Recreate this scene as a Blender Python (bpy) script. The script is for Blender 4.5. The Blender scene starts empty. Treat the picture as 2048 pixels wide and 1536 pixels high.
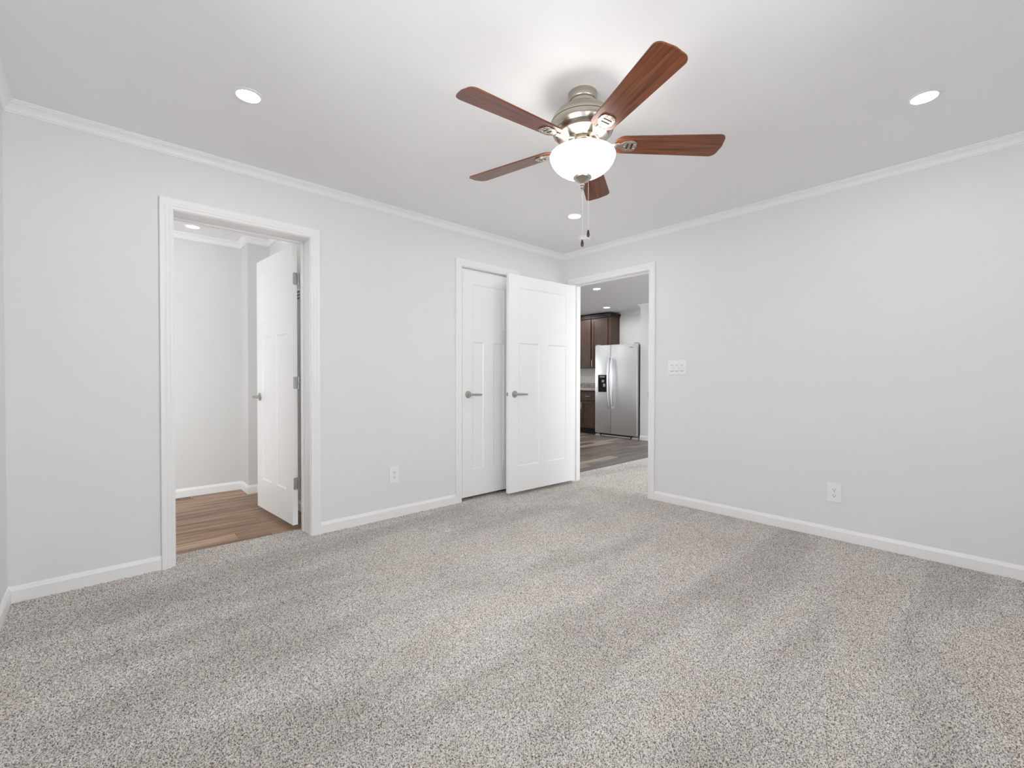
import bpy, bmesh, math, random
from mathutils import Vector, Matrix
random.seed(7)
C = bpy.context.scene
col = C.collection
R = math.radians
PI = math.pi

# ------------------------------------------------------------ camera
cam_d = bpy.data.cameras.new('camera')
cam = bpy.data.objects.new('camera', cam_d)
col.objects.link(cam)
cam_d.sensor_width = 36.0
cam_d.lens = 902.85 * 36.0 / 2048.0
cam_d.clip_start = 0.02
yaw, pitch, roll = 0.832133, 0.0120483, 0.00167313
Fv = Vector((math.cos(yaw)*math.cos(pitch), math.sin(yaw)*math.cos(pitch), -math.sin(pitch)))
R0 = Vector((math.sin(yaw), -math.cos(yaw), 0.0))
U0 = R0.cross(Fv)
Rv = R0*math.cos(roll) + U0*math.sin(roll)
Uv = -R0*math.sin(roll) + U0*math.cos(roll)
M = Matrix((Rv, Uv, -Fv)).transposed().to_4x4()
M.translation = Vector((-3.72555, -3.26476, 1.10074))
cam.matrix_world = M
C.camera = cam

# ------------------------------------------------------------ world + exposure
C.view_settings.view_transform = 'Standard'
C.view_settings.look = 'None'
C.view_settings.exposure = 0.44
C.view_settings.gamma = 1.0
C.view_settings.use_curve_mapping = False
# strengths of the lamps and of the daylight
SKY = 5.6
CAN = 85.0          # recessed lights of the bedroom
BULB = 2.9          # bulbs in the fan's bowl
BOWL = 4.0
CAN_BATH = 5.0
CAN_KIT = 255.0
wd = bpy.data.worlds.new('world'); C.world = wd
wd.use_nodes = True
bg = wd.node_tree.nodes['Background']
bg.inputs['Color'].default_value = (0.95, 0.98, 1.0, 1)
bg.inputs['Strength'].default_value = SKY
C.cycles.max_bounces = 14
C.cycles.diffuse_bounces = 9
C.cycles.sample_clamp_indirect = 6.0

H = 2.44             # ceiling height
# ------------------------------------------------------------ tagging
def tag(o, label=None, cat=None, group=None, kind=None):
    if label: o['label'] = label
    if cat: o['category'] = cat
    if group: o['group'] = group
    if kind: o['kind'] = kind
    return o
def empty(name, loc=(0, 0, 0), rz=0.0):
    o = bpy.data.objects.new(name, None); col.objects.link(o)
    o.location = loc; o.rotation_euler = (0, 0, rz); o.empty_display_size = 0.1
    return o
def link(name, me, mat=None, parent=None, smooth=None):
    o = bpy.data.objects.new(name, me); col.objects.link(o)
    if mat:
        me.materials.clear(); me.materials.append(mat)
    if parent: o.parent = parent
    if smooth is not None:
        for p in me.polygons: p.use_smooth = True
        try: me.set_sharp_from_angle(angle=R(smooth))
        except Exception: pass
    return o

# ------------------------------------------------------------ materials
def nmat(name):
    m = bpy.data.materials.new(name); m.use_nodes = True
    nt = m.node_tree; b = nt.nodes['Principled BSDF']
    return m, nt, b
def simple(name, colr, rough=0.5, metal=0.0, spec=None, noise=None, bump=None):
    m, nt, b = nmat(name)
    b.inputs['Base Color'].default_value = (*colr, 1)
    b.inputs['Roughness'].default_value = rough
    b.inputs['Metallic'].default_value = metal
    if spec is not None: b.inputs['Specular IOR Level'].default_value = spec
    if bump:
        tc = nt.nodes.new('ShaderNodeTexCoord'); n = nt.nodes.new('ShaderNodeTexNoise')
        n.inputs['Scale'].default_value = bump[0]; n.inputs['Detail'].default_value = 3
        bp = nt.nodes.new('ShaderNodeBump'); bp.inputs['Strength'].default_value = bump[1]
        bp.inputs['Distance'].default_value = bump[2]
        nt.links.new(tc.outputs['Object'], n.inputs['Vector'])
        nt.links.new(n.outputs['Fac'], bp.inputs['Height'])
        nt.links.new(bp.outputs['Normal'], b.inputs['Normal'])
    return m
def emit(name, colr, s):
    m, nt, b = nmat(name)
    b.inputs['Base Color'].default_value = (0.9, 0.9, 0.9, 1)
    b.inputs['Emission Color'].default_value = (*colr, 1)
    b.inputs['Emission Strength'].default_value = s
    return m
def mix(nt, a, b_, fac, mode='MIX'):
    n = nt.nodes.new('ShaderNodeMix'); n.data_type = 'RGBA'; n.blend_type = mode
    for s, v in ((n.inputs[0], fac), (n.inputs[6], a), (n.inputs[7], b_)):
        if isinstance(v, (int, float)): s.default_value = v
        elif isinstance(v, tuple): s.default_value = (*v, 1)
        else: nt.links.new(v, s)
    return n.outputs[2]
def ramp(nt, fac, stops, interp='LINEAR'):
    n = nt.nodes.new('ShaderNodeValToRGB'); cr = n.color_ramp; cr.interpolation = interp
    while len(cr.elements) < len(stops): cr.elements.new(0.5)
    for e, (p, c) in zip(cr.elements, stops):
        e.position = p; e.color = (*c, 1)
    nt.links.new(fac, n.inputs['Fac'])
    return n.outputs['Color']
def mapping(nt, scale=(1, 1, 1), rot=(0, 0, 0), loc=(0, 0, 0), src='Object'):
    tc = nt.nodes.new('ShaderNodeTexCoord'); mp = nt.nodes.new('ShaderNodeMapping')
    mp.inputs['Scale'].default_value = scale; mp.inputs['Rotation'].default_value = rot
    mp.inputs['Location'].default_value = loc
    nt.links.new(tc.outputs[src], mp.inputs['Vector'])
    return mp.outputs['Vector']
def noise(nt, vec, scale, detail=3, rough=0.5):
    n = nt.nodes.new('ShaderNodeTexNoise'); n.inputs['Scale'].default_value = scale
    n.inputs['Detail'].default_value = detail; n.inputs['Roughness'].default_value = rough
    nt.links.new(vec, n.inputs['Vector'])
    return n.outputs['Fac']

M_wall = simple('wall_paint', (0.815, 0.815, 0.818), 0.75, bump=(90, 0.05, 0.002))
M_ceil = simple('ceiling_paint', (0.88, 0.88, 0.88), 0.85, bump=(60, 0.05, 0.002))
M_wall_b = simple('wall_paint_dimmed', (0.71, 0.71, 0.70), 0.7, bump=(90, 0.05, 0.002))  # wall paint darkened, dimmer bathroom light put into the colour
M_ceil_k = simple('ceiling_paint_dimmed', (0.70, 0.70, 0.70), 0.85, bump=(60, 0.05, 0.002))  # ceiling paint darkened, weaker kitchen light put into the colour
M_trim = simple('trim_paint', (0.90, 0.90, 0.90), 0.38, bump=(30, 0.03, 0.001))
M_door = simple('door_paint', (0.90, 0.90, 0.90), 0.36, bump=(55, 0.04, 0.001))
M_plastic = simple('white_plastic', (0.90, 0.90, 0.89), 0.3)
M_ind_shadow = simple('indicator_shadow_grey', (0.10, 0.10, 0.10), 0.5)
M_slot = simple('slot_dark', (0.03, 0.03, 0.03), 0.6)
M_black = simple('black_gloss', (0.004, 0.004, 0.005), 0.12)
M_darkgrille = simple('dark_grille', (0.02, 0.02, 0.02), 0.5)

def pane_mat():
    m, nt, b = nmat('window_glass')
    tr = nt.nodes.new('ShaderNodeBsdfTransparent'); gl = nt.nodes.new('ShaderNodeBsdfGlossy'); gl.inputs['Roughness'].default_value = 0.02
    fz = nt.nodes.new('ShaderNodeFresnel'); mx = nt.nodes.new('ShaderNodeMixShader')
    nt.links.new(fz.outputs[0], mx.inputs[0]); nt.links.new(tr.outputs[0], mx.inputs[1]); nt.links.new(gl.outputs[0], mx.inputs[2])
    nt.links.new(mx.outputs[0], nt.nodes['Material Output'].inputs['Surface'])
    return m
M_pane = pane_mat()
def nickel(name, base, rough, aniso=0.6):
    m, nt, b = nmat(name)
    v = mapping(nt, (4, 4, 160))
    f = noise(nt, v, 6.0, 3)
    c = ramp(nt, f, [(0.3, tuple(x*0.88 for x in base)), (0.7, tuple(min(1, x*1.08) for x in base))])
    nt.links.new(c, b.inputs['Base Color'])
    b.inputs['Metallic'].default_value = 1.0
    b.inputs['Roughness'].default_value = rough
    b.inputs['Anisotropic'].default_value = aniso
    return m
M_nickel = nickel('brushed_nickel', (0.52, 0.475, 0.41), 0.24)
M_satin = nickel('satin_nickel', (0.50, 0.49, 0.47), 0.33, 0.2)
M_chain = nickel('chain_metal', (0.60, 0.59, 0.57), 0.25, 0.0)
M_pull = nickel('pull_metal', (0.72, 0.69, 0.66), 0.25, 0.0)
M_steel = nickel('stainless_steel', (0.76, 0.77, 0.78), 0.44, 0.5)
M_steelhandle = nickel('steel_handle', (0.80, 0.81, 0.82), 0.28, 0.2)
M_fridgeside = simple('fridge_side_grey', (0.22, 0.22, 0.225), 0.45)
M_feet = simple('grey_plastic', (0.42, 0.42, 0.42), 0.5)

def wood(name, c_dark, c_mid, c_light, rough, axis='X', scale=1.0, spec=0.5):
    m, nt, b = nmat(name)
    sc = {'X': (1.2, 26, 26), 'Z': (26, 26, 1.2)}[axis]
    v = mapping(nt, tuple(s*scale for s in sc))
    f1 = noise(nt, v, 2.2, 6, 0.62)
    sc2 = {'X': (3, 160, 160), 'Z': (160, 160, 3)}[axis]
    v2 = mapping(nt, tuple(s*scale for s in sc2))
    f2 = noise(nt, v2, 1.4, 3, 0.6)
    a = ramp(nt, f1, [(0.30, c_dark), (0.5, c_mid), (0.72, c_light)])
    g = ramp(nt, f2, [(0.36, (0.45, 0.42, 0.40)), (0.56, (1, 1, 1))])
    nt.links.new(mix(nt, a, g, 0.55, 'MULTIPLY'), b.inputs['Base Color'])
    b.inputs['Roughness'].default_value = rough
    b.inputs['Specular IOR Level'].default_value = spec
    return m
M_blade = wood('cherry_wood', (0.060, 0.014, 0.005), (0.175, 0.050, 0.019), (0.290, 0.100, 0.040), 0.28)
M_cab = wood('cabinet_wood', (0.032, 0.016, 0.010), (0.072, 0.037, 0.025), (0.112, 0.064, 0.046), 0.42, 'Z', 0.8)
M_toe = simple('toe_kick_dark', (0.015, 0.007, 0.005), 0.5)
M_pendant = simple('dark_wood_knob', (0.020, 0.010, 0.008), 0.25)

# carpet: cut pile, flecked tones with the shade between tufts painted in, with soft vacuum marks where the pile leans the other way
def carpet_mat():
    m, nt, b = nmat('carpet_pile')
    v = mapping(nt, (1, 1, 1))
    n1 = noise(nt, v, 230.0, 2, 0.6)
    tuft_shade = ramp(nt, n1, [(0.37, (0.150, 0.129, 0.116)), (0.445, (0.43, 0.392, 0.368)), (0.55, (0.85, 0.802, 0.766))])
    c = tuft_shade
    # vacuum strokes, long soft bands
    v2 = mapping(nt, (0.55, 2.3, 1), (0, 0, R(52)))
    s1 = noise(nt, v2, 1.15, 2, 0.5)
    v3 = mapping(nt, (1, 1, 1))
    s2 = noise(nt, v3, 2.1, 3, 0.6)
    st = ramp(nt, s1, [(0.40, (0.82, 0.81, 0.80)), (0.50, (1, 1, 1)), (0.66, (1.0, 0.98, 0.955))])
    st2 = ramp(nt, s2, [(0.36, (0.90, 0.895, 0.89)), (0.55, (1, 1, 1))])
    c = mix(nt, c, st, 0.85, 'MULTIPLY')
    c = mix(nt, c, st2, 0.7, 'MULTIPLY')
    nt.links.new(c, b.inputs['Base Color'])
    b.inputs['Roughness'].default_value = 1.0
    b.inputs['Specular IOR Level'].default_value = 0.1
    b.inputs['Sheen Weight'].default_value = 0.15
    b.inputs['Sheen Roughness'].default_value = 0.6
    return m
M_carpet = carpet_mat()

# vinyl planks running along X
def vinyl_mat(name, cols, off, gap=(0.03, 0.02, 0.015)):
    m, nt, b = nmat(name)
    PW, PL = 0.152, 1.22
    v = mapping(nt, (1, 1, 1), loc=(off[0], off[1], 0))
    sep = nt.nodes.new('ShaderNodeSeparateXYZ'); nt.links.new(v, sep.inputs[0])
    def mth(op, a, b2=None, c=None):
        n = nt.nodes.new('ShaderNodeMath'); n.operation = op
        for i, x in enumerate((a, b2, c)):
            if x is None: continue
            if isinstance(x, (int, float)): n.inputs[i].default_value = x
            else: nt.links.new(x, n.inputs[i])
        return n.outputs[0]
    row = mth('FLOOR', mth('DIVIDE', sep.outputs['Y'], PW))
    wn = nt.nodes.new('ShaderNodeTexWhiteNoise'); wn.noise_dimensions = '1D'
    nt.links.new(row, wn.inputs['W'])
    xs = mth('ADD', mth('DIVIDE', sep.outputs['X'], PL), mth('MULTIPLY', wn.outputs['Value'], 7.0))
    coln = mth('FLOOR', xs)
    cid = nt.nodes.new('ShaderNodeCombineXYZ')
    nt.links.new(row, cid.inputs[0]); nt.links.new(coln, cid.inputs[1])
    wn2 = nt.nodes.new('ShaderNodeTexWhiteNoise'); wn2.noise_dimensions = '2D'
    nt.links.new(cid.outputs[0], wn2.inputs['Vector'])
    # grain, shifted per plank
    vadd = nt.nodes.new('ShaderNodeVectorMath'); vadd.operation = 'MULTIPLY_ADD'
    nt.links.new(wn2.outputs['Color'], vadd.inputs[0]); vadd.inputs[1].default_value = (9, 9, 9)
    nt.links.new(v, vadd.inputs[2])
    mp = nt.nodes.new('ShaderNodeMapping'); mp.inputs['Scale'].default_value = (1.15, 30, 1)
    nt.links.new(vadd.outputs[0], mp.inputs['Vector'])
    g = noise(nt, mp.outputs['Vector'], 1.4, 6, 0.62)
    mp2 = nt.nodes.new('ShaderNodeMapping'); mp2.inputs['Scale'].default_value = (1.1, 7.0, 1)
    nt.links.new(vadd.outputs[0], mp2.inputs['Vector'])
    g2 = noise(nt, mp2.outputs['Vector'], 1.3, 3, 0.5)
    base = ramp(nt, wn2.outputs['Value'], [(0.0, cols[0]), (0.25, cols[1]), (0.5, cols[2]), (0.75, cols[3]), (1.0, cols[4])])
    tone = ramp(nt, g2, [(0.30, cols[1]), (0.5, cols[2]), (0.68, cols[3])])
    c = mix(nt, base, tone, 0.38)
    gr = ramp(nt, g, [(0.34, (0.34, 0.30, 0.28)), (0.48, (0.95, 0.94, 0.93)), (0.66, (1.55, 1.5, 1.42))])
    c = mix(nt, c, gr, 0.9, 'MULTIPLY')
    fy = mth('FRACT', mth('DIVIDE', sep.outputs['Y'], PW)); fx = mth('FRACT', xs)
    ed = mth('MINIMUM', mth('MULTIPLY', mth('MINIMUM', fy, mth('SUBTRACT', 1.0, fy)), PW),
             mth('MULTIPLY', mth('MINIMUM', fx, mth('SUBTRACT', 1.0, fx)), PL))
    e = mth('LESS_THAN', ed, 0.0014)
    c = mix(nt, c, gap, e)
    nt.links.new(c, b.inputs['Base Color'])
    b.inputs['Roughness'].default_value = 0.42
    b.inputs['Specular IOR Level'].default_value = 0.35
    return m
M_vinyl = vinyl_mat('vinyl_planks', [(0.130, 0.072, 0.044), (0.215, 0.125, 0.078), (0.300, 0.182, 0.117),
                                     (0.480, 0.320, 0.215), (0.170, 0.123, 0.090)], (0.35, 0.02))
M_vinyl_k = vinyl_mat('vinyl_planks_mixed', [(0.080, 0.058, 0.048), (0.150, 0.100, 0.074), (0.165, 0.145, 0.135),
                                      (0.120, 0.112, 0.108), (0.52, 0.42, 0.35)], (0.1, 0.05))
def counter_mat():
    m, nt, b = nmat('laminate_stone')
    v = mapping(nt, (6, 3, 8))
    f = noise(nt, v, 3.0, 6, 0.65)
    c = ramp(nt, f, [(0.3, (0.26, 0.22, 0.20)), (0.5, (0.46, 0.41, 0.38)), (0.68, (0.66, 0.62, 0.60))])
    nt.links.new(c, b.inputs['Base Color']); b.inputs['Roughness'].default_value = 0.3
    return m
M_counter = counter_mat()
M_lens = emit('downlight_lens', (1.0, 0.99, 0.975), CAN)
M_lens_b = emit('downlight_lens_bath', (1.0, 0.95, 0.90), CAN_BATH)
M_lens_k = emit('downlight_lens_kitchen', (1.0, 0.99, 0.97), CAN_KIT)
M_bulb = emit('bulb_glow', (1.0, 0.97, 0.92), BULB)
M_glass = emit('frosted_glass_lit', (1.0, 0.98, 0.95), BOWL)
M_ring = simple('downlight_trim', (0.85, 0.85, 0.85), 0.4)

# ------------------------------------------------------------ mesh helpers
class MB:
    def __init__(s): s.bm = bmesh.new()
    def box(s, x0, x1, y0, y1, z0, z1, mat=None, bev=0.0):
        t = bmesh.new()
        vs = [t.verts.new((x, y, z)) for z in (z0, z1) for y in (y0, y1) for x in (x0, x1)]
        for f in ((0, 2, 3, 1), (4, 5, 7, 6), (0, 1, 5, 4), (2, 6, 7, 3), (0, 4, 6, 2), (1, 3, 7, 5)):
            t.faces.new([vs[i] for i in f])
        if bev: bmesh.ops.bevel(t, geom=list(t.edges), offset=bev, segments=2, affect='EDGES', profile=0.5)
        if mat: t.transform(mat)
        s.add(t); return s
    def add(s, t):
        me = bpy.data.meshes.new('tmp'); t.to_mesh(me); t.free()
        s.bm.from_mesh(me); bpy.data.meshes.remove(me)
    def quad(s, *p):
        s.bm.faces.new([s.bm.verts.new(q) for q in p]); return s
    def lathe(s, prof, seg=48, mat=None, cap=True):
        t = bmesh.new(); rings = []
        for r, z in prof:
            if r < 1e-6: rings.append([t.verts.new((0, 0, z))])
            else: rings.append([t.verts.new((r*math.cos(2*PI*i/seg), r*math.sin(2*PI*i/seg), z)) for i in range(seg)])
        for a, b in zip(rings, rings[1:]):
            for i in range(seg):
                j = (i+1) % seg
                if len(a) == 1 and len(b) == 1: continue
                if len(a) == 1: t.faces.new((a[0], b[j], b[i]))
                elif len(b) == 1: t.faces.new((a[i], a[j], b[0]))
                else: t.faces.new((a[i], a[j], b[j], b[i]))
        bmesh.ops.recalc_face_normals(t, faces=t.faces)
        if mat: t.transform(mat)
        s.add(t); return s
    def tube(s, pts, rad, seg=12, flat=1.0, mat=None):
        """tube through 3-D points; rad a number or a list; flat squashes it along the local up"""
        t = bmesh.new(); n = len(pts); pts = [Vector(p) for p in pts]; rings = []
        rs = rad if isinstance(rad, (list, tuple)) else [rad]*n
        up0 = Vector((0, 0, 1))
        for i, p in enumerate(pts):
            d = (pts[min(i+1, n-1)] - pts[max(i-1, 0)]).normalized()
            up = up0 if abs(d.dot(up0)) < 0.95 else Vector((1, 0, 0))
            a = d.cross(up).normalized(); b = a.cross(d).normalized()
            rings.append([t.verts.new(p + a*rs[i]*math.cos(2*PI*k/seg) + b*rs[i]*flat*math.sin(2*PI*k/seg)) for k in range(seg)])
        for a, b in zip(rings, rings[1:]):
            for k in range(seg): t.faces.new((a[k], a[(k+1) % seg], b[(k+1) % seg], b[k]))
        t.faces.new(rings[0][::-1]); t.faces.new(rings[-1])
        bmesh.ops.recalc_face_normals(t, faces=t.faces)
        if mat: t.transform(mat)
        s.add(t); return s
    def ball(s, c, r, seg=12, scale=(1, 1, 1)):
        t = bmesh.new(); bmesh.ops.create_uvsphere(t, u_segments=seg, v_segments=max(6, seg//2), radius=r)
        t.transform(Matrix.Translation(c) @ Matrix.Diagonal((*scale, 1)))
        s.add(t); return s
    def build(s, name, mat=None, parent=None, smooth=None):
        me = bpy.data.meshes.new(name); s.bm.to_mesh(me); s.bm.free()
        return link(name, me, mat, parent, smooth)

def sweep(path, prof, to3d, closed=False, side=1):
    """extrude prof [(u, v)] along a 2-D path with mitred corners; u is measured to the left of the path (times side)"""
    n = len(path); P = [Vector(p) for p in path]; bm = bmesh.new(); rings = []
    for i in range(n):
        if closed or 0 < i < n-1:
            d0 = (P[i]-P[i-1]).normalized(); d1 = (P[(i+1) % n]-P[i]).normalized()
        elif i == 0: d0 = d1 = (P[1]-P[0]).normalized()
        else: d0 = d1 = (P[-1]-P[-2]).normalized()
        n0 = Vector((-d0.y, d0.x))*side; n1 = Vector((-d1.y, d1.x))*side
        mt = (n0+n1).normalized(); mt = mt / max(0.2, mt.dot(n0))
        rings.append([bm.verts.new(to3d(P[i].x+mt.x*u, P[i].y+mt.y*u, v)) for u, v in prof])
    k = len(prof)
    m = n if closed else n-1
    for i in range(m):
        a, b = rings[i], rings[(i+1) % n]
        for j in range(k):
            bm.faces.new((a[j], a[(j+1) % k], b[(j+1) % k], b[j]))
    if not closed:
        bm.faces.new(rings[0]); bm.faces.new(rings[-1][::-1])
    bmesh.ops.recalc_face_normals(bm, faces=bm.faces)
    me = bpy.data.meshes.new('sweep'); bm.to_mesh(me); bm.free()
    return me
def merge(*mes):
    b = MB()
    for me in mes:
        b.bm.from_mesh(me); bpy.data.meshes.remove(me)
    return b
def flat_shape(outlines, th, bev=0.0, res=1):
    """2-D outlines (first is the outside, the others holes) as a plate of thickness th, centred on z=0"""
    cu = bpy.data.curves.new('c', 'CURVE'); cu.dimensions = '2D'; cu.fill_mode = 'BOTH'
    cu.extrude = th/2 - bev; cu.bevel_depth = bev; cu.bevel_resolution = res
    for ol in outlines:
        sp = cu.splines.new('POLY'); sp.points.add(len(ol)-1); sp.use_cyclic_u = True
        for p, q in zip(sp.points, ol): p.co = (q[0], q[1], 0, 1)
    ob = bpy.data.objects.new('c', cu); col.objects.link(ob)
    bpy.context.view_layer.update()
    me = bpy.data.meshes.new_from_object(ob.evaluated_get(bpy.context.evaluated_depsgraph_get()))
    bpy.data.objects.remove(ob); bpy.data.curves.remove(cu)
    return me
def xform(me, mat): me.transform(mat); return me

# ------------------------------------------------------------ profiles
BASE = [(0, 0), (0.0125, 0), (0.0125, 0.060), (0.0105, 0.064), (0.0055, 0.076), (0.003, 0.080), (0, 0.081)]
CROWN = [(0, -0.056), (0.006, -0.056), (0.007, -0.050), (0.0105, -0.048), (0.0115, -0.040), (0.017, -0.027),
         (0.026, -0.018), (0.033, -0.014), (0.034, -0.008), (0.039, -0.007), (0.040, 0), (0, 0)]
CASE = [(0.0, 0.0), (0.0, 0.009), (0.003, 0.011), (0.012, 0.0115), (0.016, 0.0095), (0.020, 0.0125), (0.030, 0.0145),
        (0.036, 0.0125), (0.040, 0.015), (0.048, 0.017), (0.058, 0.017), (0.062, 0.014), (0.062, 0.0)]
def horiz(z): return lambda x, y, v: (x, y, z+v)

def structure(o, label, cat): return tag(o, label, cat, kind='structure')

# ------------------------------------------------------------ room shell
XL, YB = -4.068, -3.80       # left wall face, back wall face
T1, T2 = 0.17, 0.11          # thickness of the door wall and of the right wall
B0, B1, BH = -3.408, -2.652, 2.070     # bathroom opening
K0, K1, KH = -1.358, -0.735, 2.092     # closet opening
D0, D1, DH = -1.040, -0.145, 2.094     # doorway in the right wall (y)
JT = 0.018                   # jamb thickness
EPS = 0.0

def wall_with_openings(name, a0, a1, t0, t1, z0, z1, ops, axis):
    b = MB(); cur = a0
    def bx(p, q, zz0, zz1):
        if q-p < 1e-4 or zz1-zz0 < 1e-4: return
        if axis == 'x': b.box(p, q, t0, t1, zz0, zz1)
        else: b.box(t0, t1, p, q, zz0, zz1)
    for o0, o1, oz0, oz1 in sorted(ops):
        bx(cur, o0, z0, z1); bx(o0, o1, oz1, z1); bx(o0, o1, z0, oz0); cur = o1
    bx(cur, a1, z0, z1)
    bmesh.ops.remove_doubles(b.bm, verts=b.bm.verts, dist=1e-5)
    return b.build(name, M_wall)

structure(wall_with_openings('wall_far', XL-0.1, T2, 0.0, T1, -0.02, H, [(B0-JT, B1+JT, -0.02, BH+JT), (K0-JT, K1+JT, -0.02, KH+JT)], 'x'),
          'long white wall with the bathroom doorway and the closet door', 'wall')
structure(wall_with_openings('wall_right', YB-0.1, 0.0, 0.0, T2, -0.02, H, [(D0-JT, D1+JT, -0.02, DH+JT)], 'y'),
          'white wall with the light switch and the doorway to the kitchen', 'wall')
W1Y0, W1Y1, W2X0, W2X1, WZ0, WZ1 = -3.10, -1.50, -3.60, -1.90, 0.85, 2.05
structure(wall_with_openings('wall_left', YB-0.1, 0.0, XL-0.1, XL, -0.02, H, [(W1Y0, W1Y1, WZ0, WZ1)], 'y'), 'white wall running along the edge of the bedroom beside the long door wall', 'wall')
structure(wall_with_openings('wall_back', XL, T2, YB-0.1, YB, -0.02, H, [(W2X0, W2X1, WZ0, WZ1)], 'x'), 'white bedroom wall opposite the doors', 'wall')
structure(MB().box(XL-0.1, T2, YB-0.1, T1, H, H+0.08).build('ceiling', M_ceil), 'flat white bedroom ceiling carrying the fan', 'ceiling')
# carpet: bedroom, closet and the strip of living room beyond the doorway
FL = MB()
for x0, x1, y0, y1 in ((XL-0.05, T2, YB-0.05, 0.0), (B0-JT, B1+JT, 0.0, 0.205), (K0-0.30, -0.02, 0.0, 0.80), (T2, 4.1, -4.0, 0.105), (-0.02, T2, 0.0, 0.105)):
    FL.box(x0, x1, y0, y1, -0.02, -0.0055)
def pile(x0, x1, y0, y1, step, seed):
    rg = np.random.default_rng(seed)
    nx, ny = max(2, int((x1-x0)/step)+1), max(2, int((y1-y0)/step)+1)
    X, Y = np.meshgrid(np.linspace(x0, x1, nx), np.linspace(y0, y1, ny), indexing='ij')
    h = rg.random((nx, ny))
    h = 0.62*h + 0.38*(np.roll(h, 1, 0)+np.roll(h, 1, 1)+np.roll(h, -1, 0)+np.roll(h, -1, 1))/4
    h = (h-0.5)/h.std()*0.0032 - 0.0008
    h = np.clip(h, -0.0050, 0.0050)
    h[0] = h[-1] = 0; h[:, 0] = h[:, -1] = 0
    jx = (rg.random((nx, ny))-0.5)*step*0.75; jy = (rg.random((nx, ny))-0.5)*step*0.75
    jx[0] = jx[-1] = 0; jy[:, 0] = jy[:, -1] = 0
    co = np.stack([X+jx, Y+jy, h], -1).reshape(-1, 3).astype(np.float32)
    a = np.arange(nx*ny).reshape(nx, ny)
    q = np.stack([a[:-1, :-1], a[1:, :-1], a[1:, 1:], a[:-1, 1:]], -1).reshape(-1)
    return co, q
import numpy as np
me0 = bpy.data.meshes.new('t'); FL.bm.to_mesh(me0); FL.bm.free()
n0 = len(me0.vertices); c0 = np.empty(n0*3, np.float32); me0.vertices.foreach_get('co', c0)
q0 = np.empty(len(me0.loops), np.int32); me0.loops.foreach_get('vertex_index', q0)
cos, qs = [c0.reshape(-1, 3)], [q0]; base_i = n0
for k, (x0, x1, y0, y1, st) in enumerate(((XL, T2, YB, 0.0, 0.0045), (B0, B1, 0.0, 0.205, 0.0045), (K0, K1, 0.0, 0.30, 0.0045), (T2, 3.47, -1.2, 0.105, 0.0065))):
    co, q = pile(x0, x1, y0, y1, st, 11+k)
    cos.append(co); qs.append(q+base_i); base_i += len(co)
cos = np.concatenate(cos); qs = np.concatenate(qs).astype(np.int32)
fme = bpy.data.meshes.new('floor')
fme.vertices.add(len(cos)); fme.vertices.foreach_set('co', cos.reshape(-1))
fme.loops.add(len(qs)); fme.loops.foreach_set('vertex_index', qs)
fme.polygons.add(len(qs)//4); fme.polygons.foreach_set('loop_start', np.arange(0, len(qs), 4, dtype=np.int32))
fme.update(calc_edges=True); fme.validate()
structure(link('floor', fme, M_carpet), 'grey beige speckled cut pile carpet with soft vacuum marks', 'carpet')

# ---- bathroom
structure(MB().box(-4.7, -2.40, 0.205, 2.0, -0.03, -0.004).build('floor.001', M_vinyl), 'warm brown wood plank vinyl floor of the bathroom', 'floor')
structure(MB().box(-4.7, -2.40, T1, 2.0, H, H+0.08).build('ceiling.001', M_ceil), 'white ceiling of the bathroom seen through its doorway', 'ceiling')
bw = MB()
bw.box(-4.7, -2.69, 1.872, 1.98, -0.03, H)
bw.box(-2.69, -2.40, 1.605, 1.98, -0.03, H)
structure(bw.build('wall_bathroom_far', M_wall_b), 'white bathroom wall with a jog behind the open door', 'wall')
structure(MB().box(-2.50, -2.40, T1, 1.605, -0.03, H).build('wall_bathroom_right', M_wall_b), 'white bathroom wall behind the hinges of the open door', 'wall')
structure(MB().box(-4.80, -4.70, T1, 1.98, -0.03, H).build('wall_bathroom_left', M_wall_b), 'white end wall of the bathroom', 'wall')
# ---- closet
cw = MB()
cw.box(K0-0.30, K0-0.22, T1, 0.80, -0.02, H); cw.box(-0.10, -0.02, T1, 0.80, -0.02, H); cw.box(K0-0.30, -0.02, 0.80, 0.88, -0.02, H)
structure(cw.build('wall_closet', M_wall), 'inside walls of the closet', 'wall')
structure(MB().box(K0-0.30, -0.02, T1, 0.88, H, H+0.08).build('ceiling.002', M_ceil), 'ceiling inside the closet', 'ceiling')
# ---- kitchen and living room beyond the right wall
structure(MB().box(-0.02, 4.15, 0.105, 5.0, -0.03, -0.004).build('floor.002', M_vinyl_k), 'mixed brown and grey wood plank vinyl floor of the kitchen', 'floor')
structure(MB().box(T2, 4.2, -4.1, 0.17, H, H+0.08).box(-0.02, 4.2, 0.17, 5.1, H, H+0.08).build('ceiling.003', M_ceil_k), 'white kitchen ceiling beyond the doorway, coloured darker for its dimmer light', 'ceiling')
structure(MB().box(4.10, 4.20, 1.20, 5.0, -0.03, H).build('wall_kitchen_far', M_wall), 'white kitchen wall behind the cabinets and refrigerator', 'wall')
structure(MB().box(3.47, 4.20, -4.0, 1.20, -0.03, H).build('wall_kitchen_right', M_wall), 'white wall beside the refrigerator', 'wall')
structure(wall_with_openings('wall_kitchen_left', -0.02, 4.20, 5.0, 5.1, -0.03, H, [(0.9, 3.0, 1.0, 2.1)], 'x'), 'white wall at the far end of the kitchen', 'wall')
structure(MB().box(-0.02, 0.0, T1, 5.0, -0.03, H).box(0.0, T2, T1, 5.0, -0.03, H).build('wall_kitchen_near', M_wall), 'white kitchen wall shared with the closet', 'wall')
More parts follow.
